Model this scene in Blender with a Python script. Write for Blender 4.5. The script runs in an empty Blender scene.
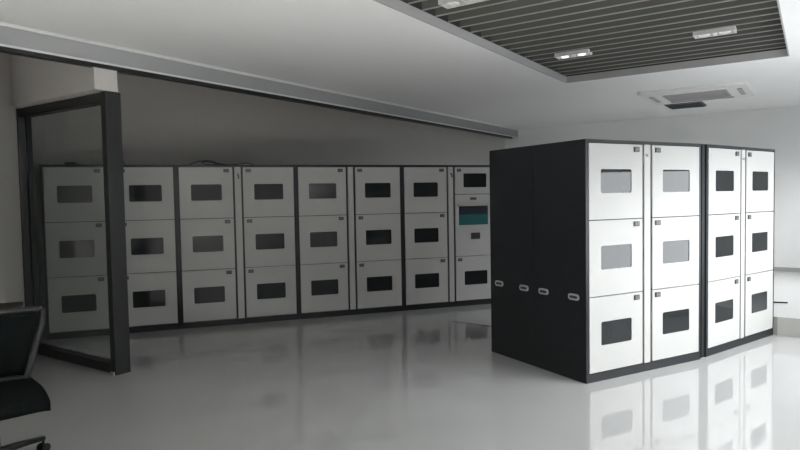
import bpy, bmesh, math, random
from mathutils import Vector, Matrix
random.seed(4)
S = bpy.context.scene
COL = S.collection
PI = math.pi

# ------------------------------------------------------------------ camera
cam = bpy.data.cameras.new('camera'); co = bpy.data.objects.new('camera', cam); COL.objects.link(co)
F, PITCH, ROLL, HC = 616.87, 0.0435, -0.0176, 1.5488
fw = Vector((0, math.cos(PITCH), -math.sin(PITCH))); up = Vector((0, math.sin(PITCH), math.cos(PITCH))); rt = Vector((1, 0, 0))
r2 = rt*math.cos(ROLL) + up*math.sin(ROLL); u2 = -rt*math.sin(ROLL) + up*math.cos(ROLL)
M = Matrix((r2, u2, -fw)).transposed().to_4x4(); M.translation = (0, 0, HC)
co.matrix_world = M
cam.sensor_fit = 'HORIZONTAL'; cam.sensor_width = 36; cam.lens = 36*F/800; cam.clip_start = .05; cam.clip_end = 200
S.camera = co

# ------------------------------------------------------------------ world, light, exposure
ANG = math.radians(56)
ROOM = Matrix.Rotation(ANG, 4, 'Z')           # room axes: local x = along the beam, local y = towards the back room
w = bpy.data.worlds.new('overcast_sky'); S.world = w; w.use_nodes = True
w.node_tree.nodes['Background'].inputs[0].default_value = (.80, .90, 1, 1)
w.node_tree.nodes['Background'].inputs[1].default_value = 1.0
S.view_settings.view_transform = 'Standard'; S.view_settings.look = 'None'
S.view_settings.gamma = 1; S.view_settings.use_curve_mapping = False
S.view_settings.exposure = 0.06
WN = -1.2
# window openings along the right wall: from, to, sill, head; then W per square metre, downward tilt, spread
WINS = [(-2.4, 1.0, 2.10, 2.75, 1800, 66, 68), (2.4, 7.4, 1.95, 2.70, 42, 60, 100),  # first is an unseen opening added so its floor bounce brightens the ceiling
        (8.2, 11.6, 1.95, 2.70, 48, 50, 98), (5.2, 7.8, 0.45, 1.88, 14, -12, 150)]
for a, b, z0, z1, pw, tilt, spr in WINS:
    l = bpy.data.lights.new('window_daylight_and_fill', 'AREA'); l.shape = 'RECTANGLE'
    l.size = b-a; l.size_y = z1-z0; l.spread = math.radians(spr); l.energy = pw*(b-a)*(z1-z0); l.color = (1, .98, .95) if a < 0 else (.96, .985, 1)
    o = bpy.data.objects.new('window_daylight_and_fill', l); COL.objects.link(o)
    # faces +local y (into the room)
    o.matrix_world = ROOM @ Matrix.Translation(((a+b)/2, WN-.24, (z0+z1)/2 + .15*(tilt > 0))) @ Matrix.Rotation(PI/2 - math.radians(tilt), 4, 'X')

# ------------------------------------------------------------------ materials
def mat(name, col, rough=.5, metal=0, spec=.5, bump=0, bscale=60, var=0, vscale=3, emit=None):
    m = bpy.data.materials.new(name); m.use_nodes = True
    nt = m.node_tree; b = nt.nodes['Principled BSDF']
    b.inputs['Base Color'].default_value = (*col, 1); b.inputs['Roughness'].default_value = rough
    b.inputs['Metallic'].default_value = metal; b.inputs['Specular IOR Level'].default_value = spec
    tc = nt.nodes.new('ShaderNodeTexCoord')
    if var:
        n = nt.nodes.new('ShaderNodeTexNoise'); n.inputs['Scale'].default_value = vscale; n.inputs['Detail'].default_value = 4
        nt.links.new(tc.outputs['Object'], n.inputs['Vector'])
        r = nt.nodes.new('ShaderNodeMapRange'); r.inputs['To Min'].default_value = 1-var; r.inputs['To Max'].default_value = 1+var
        nt.links.new(n.outputs['Fac'], r.inputs['Value'])
        x = nt.nodes.new('ShaderNodeVectorMath'); x.operation = 'SCALE'; x.inputs[0].default_value = col
        nt.links.new(r.outputs['Result'], x.inputs['Scale']); nt.links.new(x.outputs['Vector'], b.inputs['Base Color'])
    if bump:
        n = nt.nodes.new('ShaderNodeTexNoise'); n.inputs['Scale'].default_value = bscale; n.inputs['Detail'].default_value = 3
        nt.links.new(tc.outputs['Object'], n.inputs['Vector'])
        k = nt.nodes.new('ShaderNodeBump'); k.inputs['Strength'].default_value = bump; k.inputs['Distance'].default_value = .01
        nt.links.new(n.outputs['Fac'], k.inputs['Height']); nt.links.new(k.outputs['Normal'], b.inputs['Normal'])
    if emit:
        b.inputs['Emission Color'].default_value = (*emit[0], 1); b.inputs['Emission Strength'].default_value = emit[1]
    return m

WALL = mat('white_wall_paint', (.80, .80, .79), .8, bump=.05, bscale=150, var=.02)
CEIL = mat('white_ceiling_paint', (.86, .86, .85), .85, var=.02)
BACKW = mat('dimmed_back_room_paint', (.46, .445, .425), .85, var=.03)  # colour lowered to stand in for the back room's weak light
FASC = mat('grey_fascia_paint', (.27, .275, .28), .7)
TRIM = mat('pale_metal_trim', (.62, .62, .62), .4)
ABSORB = mat('dark_reflection_absorber', (.13, .13, .13), .6)  # unseen surfaces darkened to keep bright reflections out of the row panes
REVEAL = mat('grey_reveal_paint', (.36, .36, .355), .6)
VOID = mat('dark_plenum_paint', (.03, .032, .03), .9)
SLAT = mat('dark_grey_slat', (.07, .072, .066), .5)
SLATE = mat('slat_lower_lip', (.26, .26, .25), .5)
BLACKAL = mat('black_aluminium', (.010, .010, .010), .35, spec=.3, metal=.0)
FLOOR = mat('polished_grey_floor', (.32, .32, .316), .045, spec=1.0, var=.03, vscale=1.2)
CAB = mat('dark_cabinet_metal', (.011, .012, .014), .42, spec=.3, bump=.02, bscale=300)
DOOR = mat('light_grey_door_paint', (.37, .37, .358), .45, var=.015, vscale=2)
PANE = mat('dark_tinted_pane', (.016, .018, .019), .03, spec=.45)
TAG = mat('black_tag', (.02, .02, .02), .4)
TAGW = mat('tag_marking', (.17, .17, .17), .5)
HAND = mat('grey_recess_pull', (.42, .43, .44), .35)
STEEL = mat('steel', (.45, .45, .45), .3, metal=1)
WHITEP = mat('white_plastic', (.78, .78, .76), .4)
GRILLE = mat('grey_grille', (.42, .40, .41), .6)
LOUV = mat('dark_louvre', (.13, .13, .13), .6)
LAMP = mat('lamp_lens', (.8, .8, .78), .3, emit=((1, .98, .94), 1.6))
LAMPOFF = mat('lamp_lens_unlit', (.75, .76, .72), .25, emit=((1, 1, .9), .12))
SCREEN = mat('teal_display', (.012, .05, .05), .15, emit=((.10, .36, .36), .06))
SCREEND = mat('dark_display_frame', (.02, .025, .035), .25)
FAB = mat('black_mesh_fabric', (.003, .004, .004), .9, spec=.05, bump=.4, bscale=400)
PLAS = mat('black_plastic', (.009, .010, .010), .5, spec=.3)
WOODD = mat('dark_brown_laminate', (.03, .024, .02), .5, var=.2, vscale=8)
CABLE = mat('black_cable_rubber', (.012, .012, .012), .5)
PLATW = mat('pale_platform_top', (.36, .36, .355), .4)
PLATR = mat('grey_beige_riser', (.30, .30, .28), .6)

def glassmat():
    m = bpy.data.materials.new('partition_glass'); m.use_nodes = True; nt = m.node_tree
    for n in list(nt.nodes):
        if n.type == 'BSDF_PRINCIPLED': nt.nodes.remove(n)
    out = [n for n in nt.nodes if n.type == 'OUTPUT_MATERIAL'][0]
    t = nt.nodes.new('ShaderNodeBsdfTransparent'); t.inputs[0].default_value = (.89, .905, .895, 1)
    g = nt.nodes.new('ShaderNodeBsdfGlossy'); g.inputs['Roughness'].default_value = .01
    f = nt.nodes.new('ShaderNodeFresnel'); f.inputs[0].default_value = 1.45
    x = nt.nodes.new('ShaderNodeMixShader')
    ge = nt.nodes.new('ShaderNodeNewGeometry'); mr = nt.nodes.new('ShaderNodeMapRange')   # leaving the pane: inverse index, so no total reflection
    mr.inputs['To Min'].default_value = 1.45; mr.inputs['To Max'].default_value = 1/1.45
    nt.links.new(ge.outputs['Backfacing'], mr.inputs['Value']); nt.links.new(mr.outputs['Result'], f.inputs[0])
    nt.links.new(f.outputs[0], x.inputs[0]); nt.links.new(t.outputs[0], x.inputs[1]); nt.links.new(g.outputs[0], x.inputs[2])
    nt.links.new(x.outputs[0], out.inputs[0]); return m
GLASS = glassmat()

# ------------------------------------------------------------------ helpers
def box(bm, x0, x1, y0, y1, z0, z1, mi=0, bev=0):
    vs = [bm.verts.new((x, y, z)) for z in (z0, z1) for y in (y0, y1) for x in (x0, x1)]
    fs = [(0, 2, 3, 1), (4, 5, 7, 6), (0, 1, 5, 4), (2, 6, 7, 3), (0, 4, 6, 2), (1, 3, 7, 5)]
    out = []
    for f in fs:
        a = bm.faces.new([vs[i] for i in f]); a.material_index = mi; out.append(a)
    if bev:
        es = list({e for f in out for e in f.edges})
        r = bmesh.ops.bevel(bm, geom=es, offset=bev, segments=2, profile=.5, affect='EDGES')
        for f in r['faces']: f.material_index = mi
    return vs

def obj(name, bm, m, parent=None, smooth=False):
    bmesh.ops.recalc_face_normals(bm, faces=bm.faces)
    me = bpy.data.meshes.new(name); bm.to_mesh(me); bm.free()
    for x in (m if isinstance(m, (list, tuple)) else [m]): me.materials.append(x)
    if smooth:
        for p in me.polygons: p.use_smooth = True
    o = bpy.data.objects.new(name, me); COL.objects.link(o)
    if parent: o.parent = parent
    return o

def B(): return bmesh.new()
def tag(o, label=None, cat=None, group=None, kind=None):
    for k, v in (('label', label), ('category', cat), ('group', group), ('kind', kind)):
        if v: o[k] = v
    return o
def empty(name, mw, label=None, cat=None, group=None, kind=None):
    o = bpy.data.objects.new(name, None); o.empty_display_size = .2; COL.objects.link(o)
    o.matrix_world = mw; return tag(o, label, cat, group, kind)
def copy_tree(o, parent=None):
    c = o.copy(); COL.objects.link(c)
    if parent: c.parent = parent
    for ch in list(o.children): copy_tree(ch, c)
    return c
def prism(bm, pts, z0, z1, mi=0):
    a = [bm.verts.new((x, y, z0)) for x, y in pts]; b = [bm.verts.new((x, y, z1)) for x, y in pts]
    n = len(pts)
    for f in [a[::-1], b] + [[a[i], a[(i+1) % n], b[(i+1) % n], b[i]] for i in range(n)]:
        bm.faces.new(f).material_index = mi
def rrect(cx, cz, w, h, r, k=4):
    P = []
    for sx, sz, a0 in ((1, 1, 0), (-1, 1, 90), (-1, -1, 180), (1, -1, 270)):
        for i in range(k+1):
            a = math.radians(a0 + 90*i/k)
            P.append((cx + sx*(w/2-r) + r*math.cos(a), cz + sz*(h/2-r) + r*math.sin(a)))
    return P
def xzprism(bm, P, y0, y1, mi=0):
    a = [bm.verts.new((x, y0, z)) for x, z in P]; b = [bm.verts.new((x, y1, z)) for x, z in P]
    n = len(P)
    for f in [a[::-1], b] + [[a[i], a[(i+1) % n], b[(i+1) % n], b[i]] for i in range(n)]:
        bm.faces.new(f).material_index = mi
def holed_panel(bm, x0, x1, z0, z1, y0, y1, hole, mi=0):
    """flat panel in the x-z plane with one rounded hole"""
    k = len(hole)
    # outer ring sampled to match the hole's points (same angular order)
    cx = sum(p[0] for p in hole)/k; cz = sum(p[1] for p in hole)/k
    outer = []
    q = k//4
    corners = [(x1, z1), (x0, z1), (x0, z0), (x1, z0)]
    for c in range(4):
        for i in range(q): outer.append(corners[c])
    def ring(y, P): return [bm.verts.new((x, y, z)) for x, z in P]
    for y in (y0, y1):
        h = ring(y, hole); c4 = ring(y, corners)
        for c in range(4):
            for i in range(q-1):
                bm.faces.new([c4[c], h[c*q+i], h[c*q+i+1]]).material_index = mi
            n = (c+1) % 4
            bm.faces.new([c4[c], h[c*q+q-1], h[(n*q) % k], c4[n]]).material_index = mi
        if y == y0: h0, o0 = h, c4
        else: h1, o1 = h, c4
    for i in range(k): bm.faces.new([h0[i], h0[(i+1) % k], h1[(i+1) % k], h1[i]]).material_index = mi
    for i in range(4): bm.faces.new([o0[i], o0[(i+1) % 4], o1[(i+1) % 4], o1[i]]).material_index = mi
def tube(bm, pts, r, seg=8, mi=0, rs=None):
    pts = [Vector(p) for p in pts]; rings = []
    pn = None
    for i, p in enumerate(pts):
        d = (pts[min(i+1, len(pts)-1)] - pts[max(i-1, 0)]).normalized()
        if pn is None:
            n = d.orthogonal().normalized()
        else:
            n = (pn - d*pn.dot(d)).normalized()
        pn = n; b = d.cross(n); rr = rs[i] if rs else r
        rings.append([bm.verts.new(p + (n*math.cos(2*PI*k/seg) + b*math.sin(2*PI*k/seg))*rr) for k in range(seg)])
    for a, b in zip(rings, rings[1:]):
        for k in range(seg): bm.faces.new([a[k], a[(k+1) % seg], b[(k+1) % seg], b[k]]).material_index = mi
    bm.faces.new(rings[0][::-1]).material_index = mi; bm.faces.new(rings[-1]).material_index = mi
def spline(P, n=8):
    P = [Vector(p) for p in P]; P = [P[0]*2-P[1]] + P + [P[-1]*2-P[-2]]; out = []
    for i in range(1, len(P)-2):
        for k in range(n):
            t = k/n; a, b, c, d = P[i-1:i+3]
            out.append(.5*((2*b) + (c-a)*t + (2*a-5*b+4*c-d)*t*t + (3*b-3*c+d-a)*t**3))
    return out + [P[-2]]

# ------------------------------------------------------------------ the setting
CZ, BZ = 2.95, 3.25           # front ceiling, back-room ceiling
FARU, HN, N0 = 12.2, 5.2, -1.2
def room(name, bm, m):
    o = obj(name, bm, m); o.matrix_world = ROOM; return tag(o, kind='structure')
b = B(); box(b, -3.2, 12.5, -1.6, 12.5, -.2, 0); room('floor', b, FLOOR)
# ceiling with the slatted recess cut out of it
RU0, RU1, RN0, RN1 = -1.5, 7.62, .24, 2.604
b = B()
for a in ((-3.2, RU0, N0-.3, HN+.25), (RU1, FARU+.2, N0-.3, HN+.25), (RU0, RU1, N0-.3, RN0), (RU0, RU1, RN1, HN+.25)):
    box(b, a[0], a[1], a[2], a[3], CZ, CZ+.068)
room('ceiling', b, CEIL)
b = B(); t = .03
box(b, RU0-t, RU1+t, RN0-t, RN0-.001, CZ+.02, CZ+.45); box(b, RU0-t, RU1+t, RN1+.001, RN1+t, CZ+.02, CZ+.45)
box(b, RU0-t, RU0-.001, RN0, RN1, CZ+.02, CZ+.45); box(b, RU1+.001, RU1+t, RN0, RN1, CZ+.02, CZ+.45)
box(b, RU0-t, RU1+t, RN0-t, RN1+t, CZ+.45, CZ+.48); room('trim_1', b, VOID)
b = B()   # pale reveal strip that lines the recess's lower edge
box(b, RU1-.012, RU1, RN0, RN1, CZ-.004, CZ+.075); box(b, RU0, RU1, RN1-.012, RN1, CZ-.004, CZ+.075)
box(b, RU0, RU1, RN0, RN0+.012, CZ-.004, CZ+.075); room('trim_2', b, REVEAL)
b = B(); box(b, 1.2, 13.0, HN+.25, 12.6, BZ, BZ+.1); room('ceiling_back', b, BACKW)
# walls
b = B(); box(b, FARU, FARU+.2, N0-.3, HN+.6, 0, BZ+.2); room('wall_far', b, WALL)
b = B(); box(b, -3.2, -3.0, N0-.3, HN+.3, 0, CZ+.1); room('wall_near', b, ABSORB)
b = B(); box(b, -3.0, 1.80, HN, HN+.2, 0, CZ+.1); room('wall_left', b, WALL)
b = B()
us = sorted({-3.0, FARU} | {v for w_ in WINS for v in w_[:2]}); zs = sorted({0, CZ+.1} | {v for w_ in WINS for v in w_[2:4]})
for x0, x1 in zip(us, us[1:]):
    for z0, z1 in zip(zs, zs[1:]):
        if not any(w_[0] <= x0 and x1 <= w_[1] and w_[2] <= z0 and z1 <= w_[3] for w_ in WINS):
            box(b, x0, x1, N0-.2, N0, z0, z1)
room('wall_right', b, WALL)
for i, (a, c, z0, z1) in enumerate(w_[:4] for w_ in WINS):
    b = B()
    for x in ((a, c-.05) if i == 3 else (a, (2*a+c)/3-.02, (a+2*c)/3-.02, c-.05)): box(b, x, x+.05, N0-.14, N0-.08, z0, z1)
    for z in (z0, z1-.05): box(b, a, c, N0-.14, N0-.08, z, z+.05)
    room('window_%d' % (i+1), b, TRIM)  # the first one frames the added ceiling-fill opening
b = B(); box(b, -3.0, 2.3, N0, N0+.02, 0, 2.08); room('added_dark_slab', b, ABSORB)  # unseen slab added below the near sill to kill pane reflections
# back room: side wall runs square to the locker row, back wall closes the room to the far wall
LW0, LWC, LE = Vector((-3.24, 4.42)), Vector((-4.38, 7.68)), Vector((2.26, 13.19))
def wallseg(name, p, q, h, m, th=.15):
    d = (q-p).normalized(); n = Vector((-d.y, d.x))
    b = B(); prism(b, [tuple(p), tuple(q), tuple(q+n*th), tuple(p+n*th)], 0, h)
    return tag(obj(name, b, m), kind='structure')
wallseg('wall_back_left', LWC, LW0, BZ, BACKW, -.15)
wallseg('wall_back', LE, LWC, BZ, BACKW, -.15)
# beam over the opening: fascia, metal lips and the black header channel under it
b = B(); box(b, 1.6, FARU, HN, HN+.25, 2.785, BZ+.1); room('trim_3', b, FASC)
b = B(); box(b, 1.6, FARU, HN-.012, HN+.02, 2.768, 2.785); box(b, 1.6, FARU, HN-.012, HN-.001, 2.925, 2.95); room('trim_4', b, TRIM)
b = B(); box(b, 1.6, 11.9, HN-.005, HN+.07, 2.735, 2.768); room('trim_5', b, BLACKAL)
# bulkhead above the framed glass panel, returning to the side wall
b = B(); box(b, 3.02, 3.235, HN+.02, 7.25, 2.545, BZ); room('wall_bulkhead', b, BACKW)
# low platform in front of the far wall
b = B(); prism(b, [(7.72, N0), (FARU, N0), (FARU, 2.6), (8.04, 2.6), (8.04, 1.2), (7.72, .33)], 0, .2) 
o = room('trim_6', b, [PLATW, PLATR])
for p in o.data.polygons:
    if abs(p.normal.z) < .5: p.material_index = 1
b = B(); box(b, FARU-.012, FARU, N0, 2.6, .2, .27); room('baseboard_far', b, REVEAL)

# ------------------------------------------------------------------ ceiling slats (each blade hangs on its own)
FIX = [(6.50, 1.96, 2.32, 'lit'), (6.46, .62, .97, 'off'), (4.20, 2.02, 2.40, 'off')]
b = B(); box(b, 0, .045, RN0+.014, RN1-.014, 0, .115); 
blade = None
u = 7.50; k = 0
wh = {}
while u > 1.2:
    if True:
        cuts = [(n0-.005, n1+.005) for fu, n0, n1, _ in FIX if u-.02 < fu+.085 and u+.065 > fu-.085]
        segs = []; s0 = RN0+.014
        for c0, c1 in sorted(cuts): segs.append((s0, c0)); s0 = c1
        segs.append((s0, RN1-.014))
        bb = B()
        for a, c in segs:
            box(bb, u+.002, u+.013, a, c, CZ+.082, CZ+.235, 0); box(bb, u, u+.015, a, c, CZ+.075, CZ+.082, 1)
        o = obj('metal_slat', bb, [SLAT, SLATE]); o.matrix_world = ROOM @ Matrix.Translation((0, 0, 0))
        tag(o, 'long dark grey metal slat in the recessed ceiling panel', 'ceiling slat', 'dark slats across the ceiling recess')
    u -= .206; k += 1
b.free()

# ------------------------------------------------------------------ twin spotlights
for (fu, n0, n1, st), lab in zip(FIX, ('twin spotlight with two glowing lamps, left of the ceiling pair',
                                      'white framed twin spotlight at the right side of the slatted ceiling',
                                      'twin spotlight cut by the top edge of the photo, in the slats')):
    e = empty('spotlight', ROOM @ Matrix.Translation((fu, (n0+n1)/2, CZ+.07)), lab, 'ceiling light', 'twin spotlights in the slatted ceiling')
    L = n1-n0; b = B()
    hw = .07
    box(b, -hw, -hw+.016, -L/2, L/2, -.004, .03); box(b, hw-.016, hw, -L/2, L/2, -.004, .03)
    box(b, -hw+.016, hw-.016, -L/2, -L/2+.016, -.004, .03); box(b, -hw+.016, hw-.016, L/2-.016, L/2, -.004, .03)
    box(b, -hw+.016, hw-.016, -.012, .012, -.004, .03)
    box(b, -hw, hw, -L/2, L/2, .03, .035)
    obj('frame', b, TRIM, e)
    for s in (-1, 1):
        b = B(); bmesh.ops.create_cone(b, cap_ends=True, segments=20, radius1=.052, radius2=.03, depth=.024,
                                       matrix=Matrix.Translation((0, s*L/4, .014)))
        o = obj('lamp_housing', b, WHITEP, e)
        b = B(); bmesh.ops.create_cone(b, cap_ends=True, segments=20, radius1=.036, radius2=.036, depth=.008,
                                       matrix=Matrix.Translation((0, s*L/4, 0)))
        obj('lens', b, LAMP if st == 'lit' else LAMPOFF, o)

# ------------------------------------------------------------------ ceiling cassette air conditioner and the dark vent past it
e = empty('air_conditioner', ROOM @ Matrix.Translation((9.58, 1.40, CZ)), 'white square cassette air conditioner with grey grille in the ceiling', 'air conditioner')
b = B(); hx, hy = .64, .66
prism(b, rrect(0, 0, 2*hx, 2*hy, .06), -.035, -.001); obj('panel', b, WHITEP, e)
b = B(); box(b, -.30, .34, -.40, .40, -.045, -.030)
for i in range(15): box(b, -.28+i*.041, -.28+i*.041+.012, -.38, .38, -.050, -.045)
obj('intake_grille', b, GRILLE, e)
for (x0, x1, y0, y1) in ((-.52, -.44, -.42, .42), (.44, .51, -.42, .42), (-.28, .30, -.58, -.52), (-.28, .30, .52, .58)):
    b = B(); box(b, x0, x1, y0, y1, -.042, -.030); box(b, x0+.012, x1-.012, y0+.012, y1-.012, -.047, -.042)
    o = obj('louvre', b, WHITEP if x0 < -.5 else GRILLE, e)
for sx in (-1, 1):
    for sy in (-1, 1):
        b = B(); prism(b, rrect(sx*.545, sy*.56, .12, .12, .03), -.041, -.034); obj('corner_cover', b, WHITEP, e)
e = empty('air_vent', ROOM @ Matrix.Translation((10.70, 1.73, CZ)), 'dark rectangular vent just beyond the air conditioner', 'ceiling vent')
b = B(); box(b, -.30, .30, -.27, .27, -.012, -.001); obj('frame', b, LOUV, e)
b = B()
for i in range(11): box(b, -.265+i*.05, -.215+i*.05+.03, -.245, .245, -.022, -.012)
obj('blades', b, LOUV, e)

# ------------------------------------------------------------------ framed glass panel at the opening
e = empty('glass_partition', ROOM @ Matrix.Translation((3.185, HN, 0)), 'tall black framed glass panel standing open at the left of the lockers', 'glass partition')
PL, PH = 1.70, 2.54
b = B(); box(b, -.085, .065, 0, .075, .0, PH, bev=.004); obj('post', b, BLACKAL, e)
b = B(); box(b, -.075, -.005, PL-.075, PL, 0, PH, bev=.004); obj('post', b, BLACKAL, e)
b = B(); box(b, .012, .065, PL-.07, PL, 0, PH, bev=.004); o = obj('post', b, BLACKAL, e)
b = B(); box(b, -.055, .045, .075, PL-.075, 0, .085, bev=.003); obj('bottom_rail', b, BLACKAL, e)
b = B(); box(b, -.055, .045, .075, PL-.075, PH-.085, PH, bev=.003); obj('top_rail', b, BLACKAL, e)
b = B(); box(b, -.006, .006, .07, PL-.07, .08, PH-.08); obj('glass_pane', b, GLASS, e)
b = B(); box(b, -.0951, -.084, .01, .065, .0, .03); obj('floor_pivot', b, STEEL, e)

# ------------------------------------------------------------------ storage lockers
W, H, D = 1.4472, 2.0, .638
PST, GAP, STW = .033, .026, .075
DW = (W-2*PST-2*GAP-STW)/2
Z0, Z3 = .075, 1.972
DH = (Z3-Z0)/3
def tag_mesh(x, z, w=.064, h=.042, y=-.012):
    b = B(); box(b, x-w/2, x+w/2, y, .0, z-h/2, z+h/2, 0, bev=.001)
    yy = y-.0015
    for (a0, a1, c0, c1) in ((-.018, -.012, -.012, .012), (.012, .018, -.012, .012), (-.018, .018, .009, .013), (-.018, .018, -.013, -.009), (-.012, .012, -.002, .002)):
        box(b, x+a0, x+a1, yy, y, z+c0, z+c1, 1)
    return b
def make_door(e, x0, z0, z1, side, wz=None, ww=.362, wh_=.198):
    g = .004
    cx = x0+DW/2; cz = (z0+z1)/2 + .004
    b = B(); holed_panel(b, x0, x0+DW, z0+g, z1-g, -.004, .018, rrect(cx, cz, ww, wh_, .016))
    d = obj('door', b, DOOR, e)
    b = B(); xzprism(b, rrect(cx, cz, ww+.004, wh_+.004, .017), .001, .0175)
    obj('window_pane', b, PANE, d)
    tx = x0+DW-.075 if side < 0 else x0+.065
    b = tag_mesh(tx, z1-.045); o = obj('number_tag', b, [TAG, TAGW], d)
    return d
def make_locker(ctl=False, key=False):
    e = empty('storage_locker', Matrix.Identity(4))
    b = B(); box(b, 0, W, .02, D, .0, H)
    box(b, 0, PST-.004, 0, .02, 0, H); box(b, W-PST+.004, W, 0, .02, 0, H)
    box(b, PST-.004, W-PST+.004, 0, .02, Z3+.004, H); obj('body', b, CAB, e)
    b = B(); box(b, PST-.004, W-PST+.004, 0, .02, 0, Z0-.004); obj('base', b, CAB, e)
    for c in (0, 1):
        x0 = PST if c == 0 else W-PST-DW
        if ctl and c == 1:
            make_door(e, x0, 1.588, Z3, 1)
            make_door(e, x0, Z0, Z0+DH, 1)
            b = B(); cx = .5*(.834+1.31)
            holed_panel(b, x0, x0+DW, Z0+DH+.004, 1.584, -.004, .018, rrect(cx, 1.285, .46, .27, .01))
            p = obj('control_panel', b, DOOR, e)
            b = B(); box(b, cx-.228, cx+.228, .008, .0178, 1.152, 1.418); o = obj('display_surround', b, SCREEND, p)
            b = B(); box(b, cx-.225, cx+.225, .002, .0078, 1.155, 1.30); obj('display', b, SCREEN, p)
            b = B(); box(b, x0+.03, x0+DW-.02, -.05, -.002, 1.425, 1.45); box(b, x0+.03, x0+DW-.02, -.012, -.0045, 1.45, 1.475); obj('hood', b, DOOR, p)
            b = B(); box(b, 1.028, 1.168, -.014, -.002, .95, 1.04, bev=.002); obj('card_reader', b, TAG, p)
            b = B(); box(b, 1.02, 1.12, -.008, -.002, 1.508, 1.542, bev=.001); obj('name_plate', b, TAG, p)
            continue
        for r in range(3):
            make_door(e, x0, Z0+r*DH, Z0+(r+1)*DH, -1 if c == 0 else 1)
    b = B(); box(b, PST+DW+GAP, PST+DW+GAP+STW, -.003, .018, Z0, Z3); st = obj('lock_strip', b, DOOR, e)
    b = B(); bmesh.ops.create_cone(b, cap_ends=True, segments=16, radius1=.011, radius2=.011, depth=.012,
                                   matrix=Matrix.Translation((W/2, -.009, 1.88)) @ Matrix.Rotation(PI/2, 4, 'X'))
    if key:
        box(b, W/2-.003, W/2+.003, -.035, -.014, 1.868, 1.885); box(b, W/2-.002, W/2+.016, -.035, -.030, 1.825, 1.87)
    else:
        box(b, W/2-.002, W/2+.002, -.018, -.014, 1.873, 1.887)
    obj('lock', b, STEEL if not key else TAG, st)
    for s in (0, 1):
        for yy in (.138, .507):
            xa = 0 if s == 0 else W
            sg = -1 if s == 0 else 1
            b = B()
            P = rrect(yy, .70, .125, .052, .024); Q = rrect(yy, .70, .085, .022, .010)
            for PP, d0, d1, mi in ((P, -.001, .006, 0), (Q, .006, .009, 1)):
                a = [b.verts.new((xa+sg*d0, y, z)) for y, z in PP]; c = [b.verts.new((xa+sg*d1, y, z)) for y, z in PP]
                n = len(PP)
                for f in [a[::-1], c] + [[a[i], a[(i+1) % n], c[(i+1) % n], c[i]] for i in range(n)]:
                    b.faces.new(f).material_index = mi
            obj('side_handle', b, [HAND, TAG], e)
    return e
GROW = 'lockers in the long row by the back wall'
GISL = 'lockers of the island at the right'
proto = make_locker(); protok = make_locker(key=True); ctl = make_locker(ctl=True, key=True)
RA = .3372; R0 = Vector((-4.0612, 6.992, 0)); rd = Vector((math.cos(RA), math.sin(RA), 0))
def pose(p, a): return Matrix.Translation(p) @ Matrix.Rotation(a, 4, 'Z')
units = [proto, protok, None, ctl]
units[2] = copy_tree(proto)
labs = ['grey and black locker at the left end of the row, behind the glass panel',
        'grey and black row locker with tangled black cables lying on its top',
        'grey and black row locker between the cable topped one and the one with a screen',
        'grey and black row locker with a teal display in its right column']
for i, (o, l) in enumerate(zip(units, labs)):
    o.matrix_world = pose(R0 + rd*(W+.0006)*i, RA); tag(o, l, 'locker', GROW)
A0 = Vector((1.5059, 4.9934, 0)); AA = .4988
ad = Vector((math.cos(AA), math.sin(AA), 0)); an = Vector((-ad.y, ad.x, 0))
o = copy_tree(proto); o.matrix_world = pose(A0, AA)
tag(o, 'nearest white doored locker, at the left front of the island', 'locker', GISL)
o = copy_tree(proto); o.matrix_world = pose(A0 + ad*W + an*(2*D+.002), AA+PI)
tag(o, 'black locker showing only its side, back to back behind the nearest one', 'locker', GISL)
o = copy_tree(proto); o.matrix_world = pose((2.863, 5.7583, 0), .6399)
b = B(); box(b, -.058, -.001, .012, .035, 0, H); obj('haze_filler', b, CAB, o)  # invented strip that greys the black gap, standing in for haze
tag(o, 'white doored locker at the far right, angled beside the nearest one', 'locker', GISL)

# ------------------------------------------------------------------ things on and around the row
def rowpt(x, y, z): 
    n = Vector((-rd.y, rd.x, 0)); return R0 + rd*x + n*y + Vector((0, 0, z))
b = B()
tube(b, spline([rowpt(W+x, y, 2.006+z) for x, y, z in ((.16, .05, 0), (.26, .06, .035), (.38, .05, .045), (.46, .08, .03), (.52, .12, .0), (.60, .1, .0), (.50, .06, .004), (.40, .1, .0), (.30, .12, .02), (.36, .16, .04), (.48, .15, .02), (.62, .1, .0), (.74, .06, .006), (.86, .08, .018), (.96, .2, .0))], 6), .006, 6)
tag(obj('cable_tangle', b, CABLE, smooth=True), 'tangle of black cables on top of the second locker in the row', 'cable')
e = empty('junction_box', pose(rowpt(.24, .10, 2.0), RA), 'small black box on top of the locker behind the glass', 'box')
b = B(); box(b, 0, .11, 0, .07, 0, .035, bev=.004); obj('housing', b, PLAS, e)
b = B(); box(b, .10, .16, .02, .05, 0, .015); obj('plug', b, PLAS, e)
b = B()
tube(b, spline([rowpt(.62, .50, 2.93), rowpt(.66, .50, 2.75), rowpt(.74, .48, 2.45), rowpt(.80, .42, 2.2), rowpt(.86, .36, 2.02), rowpt(.98, .3, 2.008)], 6), .006, 6)
tag(obj('hanging_wire', b, CABLE, smooth=True), 'thin black wire hanging down behind the glass panel post', 'wire')
b = B()
tube(b, spline([(.625, 7.605, .006), (.80, 7.50, .006), (1.05, 7.30, .003), (1.3, 7.12, .003)], 6), .003, 6)
tag(obj('floor_cable', b, CABLE, smooth=True), 'thin dark cable lying on the floor between row and island', 'cable')
b = B()
tube(b, [ROOM @ Vector(p) for p in ((8.65, .50, .2105), (8.68, .38, .2105), (8.71, .27, .2105))], .010, 6)
tag(obj('platform_cable', b, PLAS), 'short dark line of cable on the low platform at far right', 'cable')

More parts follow.
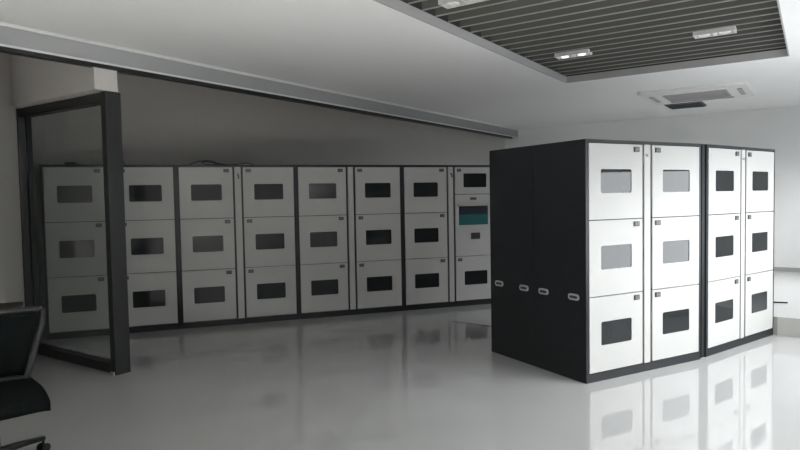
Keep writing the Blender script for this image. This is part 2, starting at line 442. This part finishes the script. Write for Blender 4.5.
# low dark cabinet by the side wall, behind the chair
dl = (LWC-LW0).normalized(); da = math.atan2(dl.y, dl.x)
pc = LW0 + dl*.18
e = empty('low_cabinet', pose((pc.x+.015, pc.y, 0), da), 'low dark brown cabinet against the left wall behind the chair', 'cabinet')
b = B(); box(b, .0, .5, -.25, -.012, 0, .70); obj('body', b, WOODD, e)
b = B(); box(b, -.01, .51, -.285, -.010, .70, .735, bev=.003); obj('top', b, WOODD, e)
b = B(); box(b, .02, .48, -.268, -.25, .04, .68); d = obj('door', b, WOODD, e)
b = B(); box(b, .42, .44, -.285, -.268, .34, .44); obj('handle', b, STEEL, d)

# ------------------------------------------------------------------ office chair
e = empty('office_chair', pose((-2.37, 3.51, 0), math.radians(-140.7)), 'black mesh office chair partly cut off at the left edge', 'office chair')
def surf(fn, nu, nv, th, mi=0):
    b = B(); g = [[fn(i/nu, j/nv) for j in range(nv+1)] for i in range(nu+1)]
    fr = [[b.verts.new(p) for p in r] for r in g]
    bk = [[b.verts.new(Vector(p)+Vector(th)) for p in r] for r in g]
    for i in range(nu):
        for j in range(nv):
            b.faces.new([fr[i][j], fr[i+1][j], fr[i+1][j+1], fr[i][j+1]]); b.faces.new([bk[i][j], bk[i][j+1], bk[i+1][j+1], bk[i+1][j]])
    for i in range(nu):
        b.faces.new([fr[i][0], bk[i][0], bk[i+1][0], fr[i+1][0]]); b.faces.new([fr[i][nv], fr[i+1][nv], bk[i+1][nv], bk[i][nv]])
    for j in range(nv):
        b.faces.new([fr[0][j], fr[0][j+1], bk[0][j+1], bk[0][j]]); b.faces.new([fr[nu][j], bk[nu][j], bk[nu][j+1], fr[nu][j+1]])
    return b
def hw(v): return .205+.115*min(1, v*1.25)            # the back widens upwards
def back(u, v):
    s = 2*u-1; x = s*hw(v); z = .47+.41*v
    y = -.265 - .085*v + .05*s*s - .02*math.sin(PI*v)
    return (x, y, z)
b = surf(lambda u, v: back(.04+.92*u, .03+.94*v), 14, 10, (0, -.012, 0)); obj('backrest', b, FAB, e, True)
b = B()
loop = [back(u/10, 1) for u in range(11)] + [back(1, 1-v/8) for v in range(1, 9)] + [back(1-u/10, 0) for u in range(1, 11)] + [back(0, v/8) for v in range(1, 9)]
tube(b, loop, .02, 8); obj('backrest_frame', b, PLAS, e, True)
def seat(u, v):
    s = 2*u-1; t_ = 2*v-1
    x = s*(.25-.02*max(0, -t_)); y = t_*.27+.01
    z = .465 + .012*s*s - .03*max(0, t_)**3 - .012*(abs(s)**6)
    return (x, y, z)
b = surf(seat, 14, 14, (0, 0, -.055)); obj('seat', b, FAB, e, True)
b = B(); box(b, -.235, .235, -.24, .27, .385, .412, bev=.01); obj('seat_shell', b, PLAS, e)
b = B(); tube(b, spline([(0, -.05, .375), (0, -.25, .36), (0, -.35, .42), (0, -.33, .56), (0, -.35, .70)], 6), .025, 8); box(b, -.13, .13, -.375, -.335, .66, .70, bev=.008)
obj('back_support', b, PLAS, e)
b = B(); box(b, -.10, .10, -.13, .10, .335, .385, bev=.01); obj('tilt_mechanism', b, PLAS, e)
b = B(); tube(b, [(0, 0, .07), (0, 0, .21)], .032, 14); tube(b, [(0, 0, .21), (0, 0, .34)], .016, 14); obj('gas_lift', b, PLAS, e, True)
for k in range(5):
    a = 2*PI*k/5 + math.radians(-150)
    b = B(); c_, s_ = math.cos(a), math.sin(a)
    tube(b, [(c_*.03, s_*.03, .115), (c_*.17, s_*.17, .105), (c_*.32, s_*.32, .085)], .02, 8, rs=[.026, .021, .016])
    bs = obj('base_arm', b, PLAS, e, True)
    b = B(); px, py = c_*.315, s_*.315
    tube(b, [(px, py, .05), (px, py, .085)], .008, 8)
    for d_ in (-1, 1):
        qx, qy = px - s_*.016*d_, py + c_*.016*d_
        tube(b, [(qx, qy, .028), (qx - s_*.012*d_, qy + c_*.012*d_, .028)], .028, 16)
    obj('caster', b, PLAS, bs, False)
